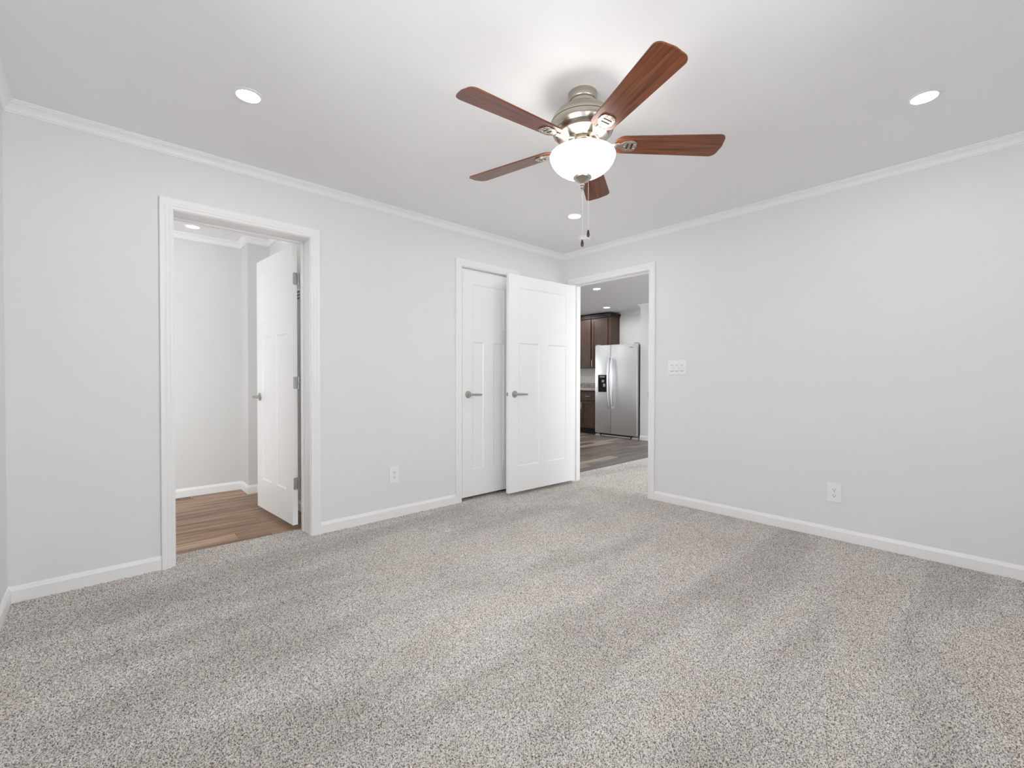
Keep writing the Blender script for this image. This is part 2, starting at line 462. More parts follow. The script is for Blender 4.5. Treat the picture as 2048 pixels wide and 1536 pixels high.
structure(wall_with_openings('wall_living_room', T2, 4.20, -4.1, -4.0, -0.03, H, [(0.4, 3.3, 0.25, 2.2)], 'x'), 'white end wall of the carpeted living room', 'wall')

# ---- windows added out of view to let in fill daylight
def window(name, axis, a0, a1, wall_out, wall_in, label, WZ0=WZ0, WZ1=WZ1):
    sg = 1 if wall_in > wall_out else -1
    def mk(): return MB()
    def bx(b, p0, p1, q0, q1, z0, z1):
        if axis == 'x': b.box(p0, p1, q0, q1, z0, z1, bev=0.002)
        else: b.box(q0, q1, p0, p1, z0, z1, bev=0.002)
    f = mk(); w = 0.045; zm = (WZ0+WZ1)/2; am = (a0+a1)/2
    for p0, p1 in ((a0, a0+w), (am-w/2, am+w/2), (a1-w, a1)): bx(f, p0, p1, *sorted((wall_out+sg*0.01, wall_out+sg*0.06)), WZ0, WZ1)
    for z0, z1 in ((WZ0, WZ0+w), (zm-w/2, zm+w/2), (WZ1-w, WZ1)): bx(f, a0, a1, *sorted((wall_out+sg*0.012, wall_out+sg*0.058)), z0, z1)
    f.bm.from_mesh(sweep([(a0, WZ0), (a0, WZ1), (a1, WZ1), (a1, WZ0)], CASE, (lambda a, z, v: (a, wall_in+sg*(0.001+v), z)) if axis == 'x' else (lambda a, z, v: (wall_in+sg*(0.001+v), a, z)), True))
    fo = structure(f.build(name, M_trim), label, 'window')
    g = mk(); bx(g, a0+0.01, a1-0.01, *sorted((wall_out+sg*0.030, wall_out+sg*0.036)), WZ0+0.01, WZ1-0.01)
    g.build('pane', M_pane, fo)
    ld = bpy.data.lights.new('daylight_portal', 'AREA'); ld.shape = 'RECTANGLE'; ld.size = a1-a0; ld.size_y = WZ1-WZ0
    ld.cycles.is_portal = True
    lo = bpy.data.objects.new('daylight_portal', ld); col.objects.link(lo); lo.parent = fo
    lo.location = (am, wall_out, zm) if axis == 'x' else (wall_out, am, zm)
    lo.rotation_euler = (R(90), 0, 0 if sg > 0 else PI) if axis == 'x' else (R(90), 0, R(-90))
    return fo
window('fill_window_1', 'y', W1Y0, W1Y1, XL-0.1, XL, 'unseen double hung window added for fill daylight in the wall beside the viewpoint')
window('fill_window_2', 'x', W2X0, W2X1, YB-0.1, YB, 'unseen double hung window added for fill daylight in the wall behind the viewpoint')

window('fill_window_3', 'x', 0.90, 3.00, 5.10, 5.00, 'unseen kitchen window added for fill daylight', 1.0, 2.1)
window('fill_window_4', 'x', 0.40, 3.30, -4.10, -4.00, 'unseen wide living room window added for fill daylight', 0.25, 2.2)

# ---- jambs, stops and casings
def lining(name, axis, o0, o1, zt, t0, t1, stop0, stop1, label, floor_z=0.0):
    b = MB(); e = 0.0015
    def bx(p0, p1, q0, q1, z0, z1):
        if axis == 'x': b.box(p0, p1, q0, q1, z0, z1, bev=0.001)
        else: b.box(q0, q1, p0, p1, z0, z1, bev=0.001)
    bx(o0-JT, o0, t0, t1, floor_z, zt+JT); bx(o1, o1+JT, t0, t1, floor_z, zt+JT); bx(o0, o1, t0, t1, zt, zt+JT)
    bx(o0, o0+0.010, stop0, stop1, floor_z, zt); bx(o1-0.010, o1, stop0, stop1, floor_z, zt); bx(o0+0.010, o1-0.010, stop0, stop1, zt-0.010, zt)
    return b
def casing(o0, o1, zt, to3d, sides='lr', z0=0.0):
    r = 0.005
    p = []
    p = [(o0-r, z0), (o0-r, zt+r), (o1+r, zt+r), (o1+r, z0)]
    return sweep(p, CASE, to3d, side=1)
def trim(b, name, label): return structure(b.build(name, M_trim, smooth=25), label, 'door frame')

b = lining('', 'x', B0, B1, BH, -0.002, T1+0.002, 0.128, 0.162, '')
m1 = casing(B0, B1, BH, lambda a, z, v: (a, -0.002-v, z))
m2 = casing(B0, B1, BH, lambda a, z, v: (a, T1+0.002+v, z))
b.bm.from_mesh(m1); b.bm.from_mesh(m2)
trim(b, 'trim_1', 'white moulded door frame around the open bathroom doorway')
b = lining('', 'x', K0, K1, KH, -0.002, T1+0.002, 0.040, 0.075, '')
b.bm.from_mesh(casing(K0, K1, KH, lambda a, z, v: (a, -0.002-v, z)))
trim(b, 'trim_2', 'white moulded door frame around the closed closet door')
b = lining('', 'y', D0, D1, DH, -0.002, T2+0.002, 0.040, 0.072, '')
b.bm.from_mesh(casing(D0, D1, DH, lambda a, z, v: (-0.002-v, a, z)))
b.bm.from_mesh(casing(D0, D1, DH, lambda a, z, v: (T2+0.002+v, a, z)))
trim(b, 'trim_3', 'white moulded door frame around the doorway to the kitchen')
# ---- crown mouldings
def crown(path, closed=False, side=1): return sweep(path, CROWN, horiz(H), closed, side)
b = merge(crown([(XL, YB), (0, YB), (0, 0), (XL, 0)], True))
structure(b.build('trim_4', M_trim, smooth=25), 'thin white crown moulding around the bedroom ceiling', 'moulding')
b = merge(crown([(-4.7, T1), (-2.5, T1), (-2.5, 1.605), (-2.69, 1.605), (-2.69, 1.872), (-4.7, 1.872)], True))
structure(b.build('trim_5', M_trim, smooth=25), 'white crown moulding around the bathroom ceiling', 'moulding')
b = merge(crown([(3.47, -4.0), (3.47, 1.20), (4.10, 1.20), (4.10, 2.05)]))
structure(b.build('trim_6', M_trim, smooth=25), 'white crown moulding above the refrigerator', 'moulding')
# ---- baseboards (gaps at the casings)
CW = 0.0675
def bb(*paths, z=0.0): return merge(*[sweep(p, BASE, horiz(z)) for p in paths])
structure(bb([(0, YB), (0, D0-CW)]).build('baseboard_right', M_trim), 'white baseboard below the light switch wall', 'baseboard')
structure(bb([(0, D1+CW), (0, 0), (K1+CW, 0)], [(K0-CW, 0), (B1+CW, 0)], [(B0-CW, 0), (XL, 0), (XL, YB), (0, YB)]).build('baseboard_far', M_trim),
          'white baseboard along the long door wall and the adjoining wall', 'baseboard')
structure(bb([(-2.5, T1), (-2.5, 1.605), (-2.69, 1.605), (-2.69, 1.872), (-4.7, 1.872), (-4.7, T1), (B0-CW, T1)], z=-0.004).build('baseboard_bathroom', M_trim),
          'white baseboard around the bathroom', 'baseboard')
structure(bb([(3.47, -4.0), (3.47, 1.20)], z=-0.004).build('baseboard_kitchen', M_trim), 'white baseboard beside the refrigerator', 'baseboard')

# ------------------------------------------------------------ doors
def door_mesh(W, Ht, T=0.035):
    """slab: x 0..W, z 0..Ht, faces at y=0 (front) and y=T; three recessed panels on each face"""
    st, mul = 0.124, 0.112
    if W < 0.65: st = 0.116; mul = 0.128 if False else 0.116
    zs = [0, 0.240, 1.402, 1.524, 1.924, Ht]
    dp, sl = 0.0065, 0.011
    xm0, xm1 = W/2-mul/2, W/2+mul/2
    b = MB()
    def face(yf, sgn):
        def q(x0, x1, z0, z1, y=0.0):
            pts = [(x0, yf+sgn*y, z0), (x1, yf+sgn*y, z0), (x1, yf+sgn*y, z1), (x0, yf+sgn*y, z1)]
            if sgn < 0: pts = pts[::-1]
            b.quad(*pts)
        def panel(x0, x1, z0, z1):
            o = [(x0, z0), (x1, z0), (x1, z1), (x0, z1)]
            i = [(x0+sl, z0+sl), (x1-sl, z0+sl), (x1-sl, z1-sl), (x0+sl, z1-sl)]
            for k in range(4):
                j = (k+1) % 4
                pts = [(o[k][0], yf, o[k][1]), (o[j][0], yf, o[j][1]), (i[j][0], yf+sgn*dp, i[j][1]), (i[k][0], yf+sgn*dp, i[k][1])]
                b.quad(*(pts if sgn > 0 else pts[::-1]))
            q(x0+sl, x1-sl, z0+sl, z1-sl, dp)
        q(0, W, zs[0], zs[1]); q(0, W, zs[2], zs[3]); q(0, W, zs[4], zs[5])
        for z0, z1 in ((zs[1], zs[2]), (zs[3], zs[4])):
            q(0, st, z0, z1); q(W-st, W, z0, z1)
        q(xm0, xm1, zs[1], zs[2])
        panel(st, xm0, zs[1], zs[2]); panel(xm1, W-st, zs[1], zs[2]); panel(st, W-st, zs[3], zs[4])
    face(0.0, 1); face(T, -1)
    b.quad((0, 0, 0), (0, 0, Ht), (0, T, Ht), (0, T, 0)); b.quad((W, 0, 0), (W, T, 0), (W, T, Ht), (W, 0, Ht))
    b.quad((0, 0, 0), (0, T, 0), (W, T, 0), (W, 0, 0)); b.quad((0, 0, Ht), (W, 0, Ht), (W, T, Ht), (0, T, Ht))
    return b
def lever(parent, x, z, yface, out, toward):
    """rosette on the face y=yface, pointing out (+-1 in y), lever toward +-x"""
    rot = Matrix.Translation((x, yface, z)) @ Matrix.Rotation(R(90)*(-out), 4, 'X')
    b = MB().lathe([(0, 0), (0.0325, 0), (0.0325, 0.004), (0.030, 0.008), (0.021, 0.010), (0.0135, 0.012), (0.0115, 0.016), (0.0105, 0.047), (0, 0.047)], 32, rot)
    r = b.build('door_handle', M_satin, parent, 35)
    yl = yface + out*0.050
    pts = [(x-toward*0.012, yl, z), (x, yl, z), (x+toward*0.03, yl, z), (x+toward*0.085, yl+out*0.002, z-0.0015), (x+toward*0.112, yl+out*0.001, z-0.002), (x+toward*0.118, yl, z-0.002)]
    l = MB().tube(pts, [0.006, 0.0115, 0.0105, 0.0095, 0.0095, 0.006], 14, 0.95)
    l.build('lever', M_satin, r, 40)
    return r
def hinge(parent, x, yk, z, leaf_dir, edge_x, mat=M_satin):
    """knuckle barrel at (x, yk) with a leaf let into the door edge plane x=edge_x, running along y by leaf_dir"""
    b = MB()
    for k in range(5):
        z0 = z-0.045+k*0.018
        b.lathe([(0, z0+0.0006), (0.0065, z0+0.0006), (0.0065, z0+0.0174), (0, z0+0.0174)], 14, Matrix.Translation((x, yk, 0)))
    b.lathe([(0, z+0.045), (0.0045, z+0.045), (0.0045, z+0.049), (0, z+0.051)], 12, Matrix.Translation((x, yk, 0)))
    me = flat_shape([rrect(0, 0, 0.031, 0.089, 0.008)], 0.0024)
    me.transform(Matrix.Translation((edge_x, yk+leaf_dir*0.0175, z)) @ Matrix.Rotation(R(90), 4, 'Z') @ Matrix.Rotation(R(90), 4, 'X'))
    b.bm.from_mesh(me)
    return b.build('hinge', mat, parent, 35)
def rrect(cx, cy, w, h, r, n=5):
    pts = []
    for sx, sy, a0 in ((1, 1, 0), (-1, 1, 90), (-1, -1, 180), (1, -1, 270)):
        for k in range(n+1):
            a = R(a0+90*k/n)
            pts.append((cx+sx*(w/2-r)+r*math.cos(a), cy+sy*(h/2-r)+r*math.sin(a)))
    return pts

# closet door: local x from its left edge, front face y=0
cd = door_mesh(K1-K0-0.012, 2.044).build('door_1', M_door)
cd.location = (K0+0.008, 0.004, 0.032)
structure(cd, 'white three panel closet door, closed, lever handle on its left side', 'door')
lever(cd, 0.068, 0.924, 0.0, -1, 1)
for z in (0.30, 1.03, 1.77): hinge(cd, K1-K0-0.004, -0.006, z, 1, K1-K0-0.0125)

# bedroom door, swung open into the room: local x from hinge to free edge
WD = 0.895
bd = door_mesh(WD, 2.035).build('door_2', M_door)
ang = R(180-2.2)
# local frame: x along the door, y=0 face must look toward the camera (-Y): mirror by rotating and using the far face
bd.location = (-0.050, -0.200, 0.035)
bd.rotation_euler = (0, 0, ang)
bd.data.transform(Matrix.Translation((0, -0.035, 0)))     # slab lies behind the face that looks at the room
structure(bd, 'white three panel bedroom door standing open beside the kitchen doorway', 'door')
lever(bd, WD-0.072, 0.920, 0.0, 1, -1)
lever(bd, WD-0.072, 0.920, -0.035, -1, -1)
lt = MB().lathe([(0, 0), (0.0085, 0), (0.0085, 0.010), (0.006, 0.012), (0, 0.012)], 16, Matrix.Translation((WD, -0.0175, 0.920)) @ Matrix.Rotation(R(90), 4, 'Y'))
lt.build('latch_bolt', M_satin, bd, 35)
MB().box(WD-0.0005, WD+0.0012, -0.026, -0.009, 0.902, 0.938, bev=0.0004).build('latch_plate', M_satin, bd)
for z in (0.28, 1.02, 1.76): hinge(bd, -0.010, -0.035-0.004, z, 1, -0.0005)
st = MB().box(-0.012, 0.030, D0+0.0003, D0+0.0025, 0.925, 0.985, bev=0.0005).build('strike_plate', M_satin)
st.location = (0.004, 0, 0)
st.parent = bpy.data.objects['trim_3']
st['label'] = 'small metal strike plate'

# bathroom door, open into the bathroom
WB = 0.752
bth = door_mesh(WB, 2.030).build('door_3', M_door)
bth.data.transform(Matrix.Translation((0, -0.035, 0)))
bth.location = (-2.7015, 0.218, 0.032)
bth.rotation_euler = (0, 0, R(94.3))
# visible face is local y = 0 (its +y side looks toward -X)
structure(bth, 'white three panel bathroom door swung open inside the bathroom', 'door')
lever(bth, WB-0.068, 0.915, 0.0, 1, -1)
lever(bth, WB-0.068, 0.915, -0.035, -1, -1)
for z in (0.30, 1.035, 1.79):
    h = MB()
    for k in range(5):
        z0 = z-0.045+k*0.018
        h.lathe([(0, z0+0.0006), (0.0062, z0+0.0006), (0.0062, z0+0.0174), (0, z0+0.0174)], 14, Matrix.Translation((-0.010, -0.041, 0)))
    me = flat_shape([rrect(0, 0, 0.032, 0.089, 0.008)], 0.0024)
    me.transform(Matrix.Translation((-0.0008, -0.021, z)) @ Matrix.Rotation(R(90), 4, 'Z') @ Matrix.Rotation(R(90), 4, 'X'))
    h.bm.from_mesh(me)
    for dz in (-0.028, 0.0, 0.028):
        h.lathe([(0, 0), (0.0035, 0), (0.003, 0.0012), (0, 0.0015)], 10, Matrix.Translation((-0.002, -0.020+0.006*(1 if dz else -1), z+dz)) @ Matrix.Rotation(R(-90), 4, 'Y'))
    h.build('hinge', M_satin, bth, 35)

# ------------------------------------------------------------ ceiling fan with light
FX, FY = -2.038, -1.903
fan = empty('ceiling_fan', (FX, FY, 0))
tag(fan, 'five blade cherry wood and brushed nickel ceiling fan with a lit frosted glass bowl', 'ceiling fan')
MB().lathe([(0, 2.44), (0.068, 2.44), (0.068, 2.408), (0.066, 2.404), (0.060, 2.400), (0.058, 2.392), (0.060, 2.360), (0, 2.360)], 64).build('canopy', M_nickel, fan, 35)
for sx in (-1, 1):
    for dz in (0, 0.012):
        MB().ball((sx*0.0560, -sx*0.039, 2.424-dz), 0.0035, 8).build('canopy_screw', M_satin, fan, 35)
housing = MB().lathe([(0.055, 2.376), (0.075, 2.372), (0.100, 2.362), (0.124, 2.346), (0.141, 2.326), (0.1495, 2.304), (0.1500, 2.3005),
                      (0.1470, 2.3000), (0.1470, 2.2985), (0.1500, 2.298), (0.1500, 2.288), (0.1460, 2.272), (0.1380, 2.2585),
                      (0.1345, 2.2580), (0.1340, 2.2565), (0.1360, 2.256), (0.1260, 2.243), (0.1180, 2.2375), (0.1160, 2.2372), (0.098, 2.229), (0.080, 2.224),
                      (0.078, 2.219), (0.072, 2.217), (0.066, 2.216), (0.064, 2.205), (0.0, 2.205)], 96)
housing.build('motor_housing', M_nickel, fan, 28)
# dark seam rings of the housing
b = MB()
for r_, z_ in ((0.1484, 2.2992), (0.1357, 2.2572)):
    b.lathe([(r_, z_-0.0013), (r_+0.0020, z_-0.0013), (r_+0.0020, z_+0.0013), (r_, z_+0.0013), (r_, z_-0.0013)], 96)
b.build('housing_seams', M_slot, fan, 30)
MB().lathe([(0.0, 2.206), (0.072, 2.206), (0.074, 2.202), (0.074, 2.196), (0.070, 2.193), (0.055, 2.191), (0.052, 2.188), (0.052, 2.160), (0.056, 2.156), (0.060, 2.154), (0, 2.154)], 64).build('switch_housing', M_nickel, fan, 30)
# spokes under the switch housing carry the bowl
b = MB()
b.lathe([(0.0, 2.158), (0.046, 2.158), (0.046, 2.150), (0.0, 2.150)], 32)
b.lathe([(0, 2.150), (0.005, 2.150), (0.005, 2.035), (0, 2.035)], 12)
b.build('light_fitter', M_nickel, fan, 30)
for a in (20, 140, 260):
    ca, sa = math.cos(R(a)), math.sin(R(a))
    bu = MB().lathe([(0.012, 2.150), (0.013, 2.142), (0.024, 2.130), (0.029, 2.116), (0.027, 2.102), (0.018, 2.092), (0, 2.088)], 20, Matrix.Translation((0.066*ca, 0.066*sa, 0)))
    bu.build('bulb', M_bulb, fan, 60)
# open-topped frosted bowl with wall thickness
po = [(0.144, 2.158), (0.150, 2.156), (0.1535, 2.149), (0.1515, 2.137), (0.144, 2.119), (0.131, 2.101), (0.114, 2.085), (0.092, 2.071), (0.068, 2.060), (0.040, 2.053), (0.006, 2.050)]
pi_ = [(0.006, 2.054), (0.040, 2.057), (0.066, 2.064), (0.089, 2.075), (0.110, 2.088), (0.127, 2.104), (0.139, 2.120), (0.147, 2.138), (0.149, 2.148), (0.147, 2.153), (0.144, 2.158)]
MB().lathe(po+pi_, 96).build('glass_bowl', M_glass, fan, 60)
fc = MB().lathe([(0.0, 2.0580), (0.040, 2.0560), (0.0435, 2.0520), (0.043, 2.0470), (0.036, 2.0390), (0.026, 2.0320), (0.014, 2.0260), (0.009, 2.0220),
                 (0.0085, 2.0190), (0.011, 2.0160), (0.011, 2.0130), (0.006, 2.0090), (0.005, 2.0060), (0.009, 2.0020), (0.009, 1.9980), (0.004, 1.9940), (0.003, 1.9880), (0, 1.9860)], 40)
fc.build('finial', M_nickel, fan, 40)
def chain(x, y, z0, z1, tilt=(0, 0)):
    b = MB(); n = int((z0-z1)/0.0052)
    for i in range(n):
        t = i/max(1, n-1)
        b.ball((x+tilt[0]*t, y+tilt[1]*t, z0+(z1-z0)*t), 0.0015, 6)
    b.tube([(x, y, z0), (x+tilt[0], y+tilt[1], z1)], 0.0005, 5)
    c = b.build('pull_chain', M_chain, fan)
    xe, ye = x+tilt[0], y+tilt[1]
    MB().lathe([(0, z1), (0.0035, z1), (0.0045, z1-0.004), (0.0062, z1-0.012), (0.0072, z1-0.020), (0.0068, z1-0.027), (0.004, z1-0.032), (0, z1-0.033)], 16, Matrix.Translation((xe, ye, 0))).build('chain_knob', M_pendant, c, 40)
    return c
chain(0.0, 0.0, 1.988, 1.757)
chain(0.021, -0.019, 2.034, 1.803)
# blades
def blade_outline():
    r0, r1, w0, w1 = 0.150, 0.655, 0.054, 0.070
    pts = []
    # rounded root
    for k in range(9):
        a = R(90+180*k/8)
        pts.append((r0+0.040+0.040*math.cos(a), w0*math.sin(a) if abs(math.sin(a)) < 0.999 else w0*math.sin(a)))
    # bottom edge to the tip, tip corners rounded
    rc = 0.030
    for k in range(6):
        a = R(-90+90*k/5); pts.append((r1-rc+rc*math.cos(a), -(w1-rc)+rc*math.sin(a)))
    pts.append((r1+0.006, 0.0))
    for k in range(6):
        a = R(0+90*k/5); pts.append((r1-rc+rc*math.cos(a), (w1-rc)+rc*math.sin(a)))
    return pts
blade_me = flat_shape([blade_outline()], 0.0065, 0.0012, 2)
def iron_mesh():
    out = [(0.160, -0.011), (0.178, -0.014), (0.192, -0.026), (0.206, -0.034), (0.236, -0.033), (0.250, -0.024), (0.254, 0.0),
           (0.250, 0.024), (0.236, 0.033), (0.206, 0.034), (0.192, 0.026), (0.178, 0.014), (0.160, 0.011)]
    s1 = [(0.204, -0.020), (0.216, -0.022), (0.216, 0.022), (0.204, 0.020)]
    s2 = [(0.224, -0.022), (0.236, -0.021), (0.236, 0.021), (0.224, 0.022)]
    b = MB()
    me = flat_shape([out, s1, s2], 0.006, 0.0014, 2)
    b.bm.from_mesh(me)
    # raised rims around the slots
    for s in (s1, s2):
        cx = (s[0][0]+s[1][0])/2
        o = [(cx+(p[0]-cx)*1.45, p[1]*1.12) for p in s]
        me2 = flat_shape([o, s], 0.009, 0.001, 1); b.bm.from_mesh(me2)
    # arm that sweeps from the flywheel out and down to the plate
    t = MB().tube([(0.058, 0, 0.014), (0.078, 0, 0.012), (0.105, 0, 0.004), (0.135, 0, -0.002), (0.170, 0, 0.0)], [0.020, 0.017, 0.012, 0.013, 0.017], 16, 0.34)
    me3 = bpy.data.meshes.new('t'); t.bm.to_mesh(me3); t.bm.free(); b.bm.from_mesh(me3)
    for x, y in ((0.198, 0.0), (0.244, 0.012), (0.244, -0.012)):
        b.ball((x, y, -0.004), 0.004, 10, (1, 1, 0.5))
    return b
iron_me = None
PITCH = R(-12)
for k in range(5):
    bl = bpy.data.objects.new('blade', blade_me); col.objects.link(bl)
    if not blade_me.materials: blade_me.materials.append(M_blade)
    bl.parent = fan
    rot = Matrix.Rotation(R(30.5+72*k), 4, 'Z') @ Matrix.Rotation(PITCH, 4, 'X')
    bl.matrix_local = Matrix.Translation((0, 0, 2.206)) @ rot
    if iron_me is None:
        io = iron_mesh().build('blade_bracket', M_nickel, bl, 35); iron_me = io.data
    else:
        io = bpy.data.objects.new('blade_bracket', iron_me); col.objects.link(io); io.parent = bl
    io.location = (0, 0, -0.0062)

# ------------------------------------------------------------ recessed lights
ring_me = None
def downlight(x, y, label, mat, group):
    t = empty('recessed_light', (x, y, H)); tag(t, label, 'ceiling light', group)
    MB().lathe([(0.049, -0.001), (0.050, -0.005), (0.058, -0.005), (0.064, -0.0025), (0.065, 0.0), (0.049, 0.0)], 40).build('trim_ring', M_ring, t, 40)
    MB().lathe([(0, -0.0032), (0.030, -0.0030), (0.0495, -0.0015), (0.0495, 0.0), (0, 0.0)], 40).build('lens', mat, t, 40)
    return t
G = 'recessed lights of the bedroom ceiling'
downlight(-3.200, -0.828, 'lit recessed light in the ceiling above the bathroom doorway', M_lens, G)
downlight(-0.833, -0.849, 'lit recessed light in the ceiling corner near the smoke detector and kitchen doorway', M_lens, G)
downlight(-0.827, -2.985, 'lit recessed light in the ceiling nearest the wall with the low outlet', M_lens, G)
downlight(-3.200, -2.985, 'lit recessed light in the bedroom ceiling above the viewpoint, outside the photo', M_lens, G)
G = 'recessed lights of the kitchen ceiling'
downlight(1.743, 0.869, 'lit recessed kitchen light closest to the bedroom doorway head', M_lens_k, G)
downlight(3.310, 1.826, 'lit recessed kitchen light above the front of the refrigerator', M_lens_k, G)
downlight(3.40, 2.78, 'lit recessed kitchen light above the wall cabinets, half hidden by the door frame', M_lens_k, G)
downlight(1.743, 2.9, 'unseen recessed kitchen light added as fill behind the closet', M_lens_k, G)  # added fill, brightens the kitchen from out of view
downlight(1.743, -1.4, 'unseen recessed light added as fill over the living room carpet', M_lens_k, G)  # added fill for the living room side, unseen
downlight(-3.116, 1.60, 'lit recessed light in the bathroom ceiling', M_lens_b, 'recessed lights of the bathroom ceiling')
downlight(-2.60, 1.10, 'unseen recessed bathroom light added as fill behind the open door', M_lens_b, 'recessed lights of the bathroom ceiling')  # added to brighten the gap behind the door, unseen
downlight(-3.95, 0.85, 'unseen recessed bathroom light added as fill beside the doorway', M_lens_b, 'recessed lights of the bathroom ceiling')  # added to even out the bathroom light, unseen

# ------------------------------------------------------------ smoke detector
sd = empty('smoke_detector', (-0.335, -0.560, H)); tag(sd, 'small round white smoke detector on the ceiling by the room corner', 'smoke detector')
MB().lathe([(0, -0.0), (0.062, 0), (0.062, -0.008), (0.060, -0.010), (0, -0.010)], 48).build('mounting_base', M_plastic, sd, 35)
MB().lathe([(0, -0.010), (0.054, -0.010), (0.056, -0.014), (0.055, -0.026), (0.050, -0.034), (0.030, -0.037), (0, -0.037)], 48).build('cover', M_plastic, sd, 35)

# ------------------------------------------------------------ outlets and switch
def wall_matrix(x, y, z, wall):
    # local x runs to the right as seen from the room, local y out of the wall, local z up
    if wall == 'far': return Matrix.Translation((x, y, z)) @ Matrix(((1, 0, 0, 0), (0, -1, 0, 0), (0, 0, 1, 0), (0, 0, 0, 1)))
    return Matrix.Translation((x, y, z)) @ Matrix(((0, -1, 0, 0), (-1, 0, 0, 0), (0, 0, 1, 0), (0, 0, 0, 1)))
def fix(o): # mirror matrices flip the faces
    me = o.data; me.flip_normals(); return o
def outlet(x, y, z, wall, label):
    t = empty('wall_outlet', (x, y, z)); tag(t, label, 'outlet', 'wall outlets')
    Mx = wall_matrix(0, 0, 0, wall)
    def T(me): me.transform(Mx); me.flip_normals(); return me
    me = flat_shape([rrect(0, 0, 0.078, 0.124, 0.004)], 0.006, 0.0018, 2)
    me.transform(Matrix.Translation((0, 0.003, 0)) @ Matrix.Rotation(R(90), 4, 'X'))
    link('cover_plate', T(me), M_plastic, t, 35)
    for s in (1, -1):
        me = flat_shape([rrect(0, 0, 0.034, 0.029, 0.011)], 0.003, 0.0008, 1)
        me.transform(Matrix.Translation((0, 0.0065, s*0.0195)) @ Matrix.Rotation(R(90), 4, 'X'))
        rc = link('receptacle', T(me), M_plastic, t, 35)
        b = MB()
        b.box(-0.0078, -0.0055, 0.0070, 0.0086, s*0.0195-0.001, s*0.0195+0.008)
        b.box(0.0055, 0.0078, 0.0070, 0.0086, s*0.0195-0.001, s*0.0195+0.007)
        b.lathe([(0, 0.0070), (0.0028, 0.0070), (0.0028, 0.0086), (0, 0.0086)], 12, Matrix.Translation((0, 0, s*0.0195-0.0075)) @ Matrix.Rotation(R(-90), 4, 'X'))
        o = b.build('slots', M_slot, rc); T(o.data)
    b = MB().lathe([(0, 0), (0.003, 0), (0.0025, 0.0012), (0, 0.0015)], 12, Matrix.Translation((0, 0.006, 0)) @ Matrix.Rotation(R(-90), 4, 'X'))
    o = b.build('screw', M_satin, t); T(o.data)
    return t
outlet(-2.015, -0.0, 0.338, 'far', 'white duplex wall outlet low between the bathroom doorway and the closet')
outlet(-0.0, -2.470, 0.320, 'right', 'white duplex wall outlet low on the wall below and beyond the light switch')
sw = empty('light_switch', (0, -1.320, 1.200)); tag(sw, 'white three gang light switch plate beside the kitchen doorway', 'light switch')
Mx = wall_matrix(0, 0, 0, 'right')
def T_(me): me.transform(Mx); me.flip_normals(); return me
me = flat_shape([rrect(0, 0, 0.168, 0.122, 0.004)], 0.007, 0.002, 2)
me.transform(Matrix.Translation((0, 0.0035, 0)) @ Matrix.Rotation(R(90), 4, 'X'))
link('cover_plate', T_(me), M_plastic, sw, 35)
for k in (-1, 0, 1):
    b = MB()
    x = k*0.046
    b.box(x-0.0165, x+0.0165, 0.006, 0.0085, -0.033, 0.033, bev=0.0006)
    o = b.build('switch_frame', M_plastic, sw); T_(o.data)
    b = MB()
    b.bm.from_mesh(flat_shape([rrect(0, 0, 0.028, 0.058, 0.002)], 0.004, 0.0008, 1))
    b.bm.transform(Matrix.Translation((x, 0.0100, 0)) @ Matrix.Rotation(R(-3.5), 4, 'X') @ Matrix.Rotation(R(90), 4, 'X'))
    o2 = b.build('rocker', M_plastic, o, 35); T_(o2.data)
    b = MB().box(x-0.0026, x+0.0026, 0.0105, 0.0150, 0.0190, 0.0245)
    o3 = b.build('indicator', M_ind_shadow, o); T_(o3.data)
    o4 = MB().box(x-0.014, x+0.014, 0.0070, 0.0090, -0.0325, -0.0295).build('rocker_shadow', M_ind_shadow, o); T_(o4.data)  # dark strip in place of the shadow below the rocker

# ------------------------------------------------------------ bathroom details
fr = empty('floor_register', (-3.255, 1.785, -0.004)); tag(fr, 'dark slotted metal floor register against the bathroom baseboard', 'vent')
out = rrect(0, 0, 0.30, 0.082, 0.004)
slots = [[(x0-0.0050, -0.030), (x0+0.0050, -0.030), (x0+0.0050, 0.030), (x0-0.0050, 0.030)] for x0 in [-0.126+0.0148*i for i in range(18)]]
me = flat_shape([out]+slots, 0.004, 0.0008, 1); me.transform(Matrix.Translation((0, 0, 0.0025)))
link('grille', me, simple('register_brown', (0.30, 0.19, 0.13), 0.4), fr)
MB().box(-0.145, 0.145, -0.034, 0.034, 0.0002, 0.0010).build('duct_opening', M_slot, fr)
vt = empty('wall_vent', (-2.5, 0.735, 1.800)); tag(vt, 'small dark louvred plate on the bathroom wall behind the open door', 'vent')
MB().box(-0.006, 0.0, -0.06, 0.06, -0.045, 0.045, bev=0.001).build('vent_plate', M_plastic, vt)
b = MB()
for k in range(3): b.box(-0.0085, -0.0055, -0.050, 0.050, 0.018-k*0.026-0.008, 0.018-k*0.026+0.008)
b.build('louvres', simple('louvre_grey', (0.09, 0.09, 0.09), 0.5), vt)

